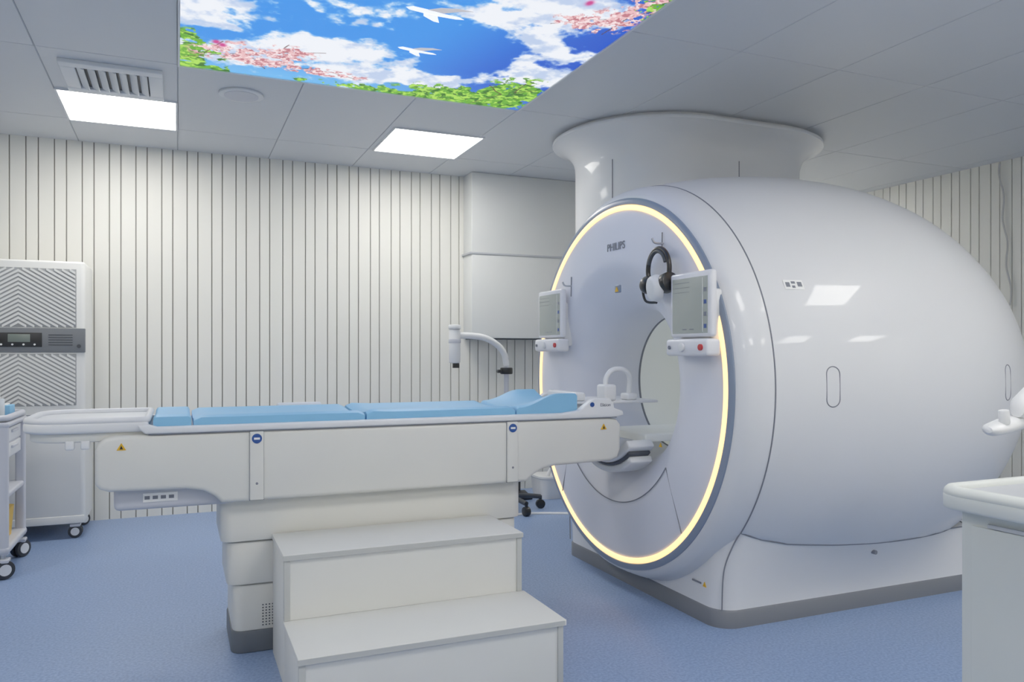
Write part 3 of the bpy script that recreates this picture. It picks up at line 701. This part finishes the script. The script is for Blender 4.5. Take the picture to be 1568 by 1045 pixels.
# ------------------------------------------------------------------ right counter
ct=empty('instrument_counter'); kx0,kx1,ky0,ky1=1.765,2.75,0.35,1.42
prism('counter_slab',rrect(kx0,kx1,ky0,ky1,(0.03,0.03,0.05,0.07),8),0.808,0.848,M['counter'],ct,'Z',0.008,3)
tube('slab_rim',[(p[0],p[1],0.848) for p in rrect(kx0+0.018,kx1-0.018,ky0+0.018,ky1-0.018,(0.03,0.03,0.04,0.055),8)],0.0185,M['counter'],ct,smooth=False,closed=True)
prism('slab_inset',rrect(kx0+0.035,kx1-0.035,ky0+0.035,ky1-0.035,0.03,6),0.845,0.851,M['ctop'],ct,'Z')
box('cabinet',kx0+0.055,kx1-0.03,ky0+0.04,ky1-0.045,0.06,0.810,M['counter'],ct,0.004)
box('cabinet_plinth',kx0+0.08,kx1-0.06,ky0+0.07,ky1-0.08,0,0.06,M['dark'],ct)
box('side_panel',kx0+0.049,kx0+0.056,ky0+0.06,ky1-0.075,0.10,0.770,M['counter'],ct,0.002)
box('side_notch',kx0+0.046,kx0+0.051,ky1-0.35,ky1-0.12,0.772,0.782,M['ctop'],ct,0.001)

# ------------------------------------------------------------------ contrast injector at the right edge
ci=empty('contrast_injector'); qx,qy=2.50,1.58
cyl('stand_pole',(qx,qy,0.06),(qx,qy,1.0),0.022,M['steel'],ci)
cyl('stand_base',(qx,qy,0.0),(qx,qy,0.05),0.14,M['cartgrey'],ci,bev=0.012,n=48)
cyl('pole_joint',(qx,qy,0.96),(qx,qy,1.04),0.035,M['white'],ci,bev=0.008)
rows=[]
for t,ry,rz,dz in ((0,0.012,0.008,0.0),(0.05,0.03,0.018,0.0),(0.2,0.036,0.022,0.003),(0.45,0.034,0.024,0.010),(0.7,0.030,0.028,0.022),(1.0,0.034,0.034,0.035)):
    c=Vector((2.06,1.475,0.985))+(Vector((qx,qy,0.995))-Vector((2.06,1.475,0.985)))*t
    rows.append([(c.x,c.y+ry*math.cos(a),c.z+dz+rz*math.sin(a)) for a in [2*math.pi*i/20 for i in range(20)]])
loft('injector_arm',rows,M['white'],ci,ang=60)
cyl('arm_knob',(2.12,1.47,1.0),(2.115,1.47,1.04),0.014,M['white'],ci,bev=0.004,n=20)
rows=[]
for t,rr in ((0,0.02),(0.1,0.034),(0.5,0.04),(0.9,0.036),(1,0.02)):
    c=Vector((2.20,1.49,1.035)).lerp(Vector((2.46,1.54,1.13)),t)
    rows.append([(c.x,c.y+rr*math.cos(a),c.z+rr*math.sin(a)) for a in [2*math.pi*i/20 for i in range(20)]])
loft('injector_head',rows,M['white'],ci,ang=60)

# hanging cord on right wall
cd=empty('wall_cord')
pts=[(5.925,4.15+0.012*math.sin(i*1.3)-0.006*i,2.69-0.075*i) for i in range(16)]
tube('cord',pts,0.007,M['rope'],cd)
# floor cable cover line
cc=empty('floor_cable_cover')
tube('cover_strip',[(2.05,5.25,0.004),(2.4,5.28,0.004),(2.75,5.12,0.004),(3.0,4.95,0.004)],0.012,M['white'],cc)
# ------------------------------------------------------------------ camera, world
cam=bpy.data.cameras.new('camera'); co=bpy.data.objects.new('camera',cam); S.collection.objects.link(co)
cam.sensor_width=36; cam.lens=36*1200/1568; cam.shift_y=17.5/1568
co.location=(0,0,1.2); co.rotation_euler=(math.radians(90),0,math.radians(-23.1)); cam.clip_start=0.05
S.camera=co
w=bpy.data.worlds.new('world'); S.world=w; w.use_nodes=True
w.node_tree.nodes['Background'].inputs[0].default_value=(0.8,0.85,1,1); w.node_tree.nodes['Background'].inputs[1].default_value=0.2
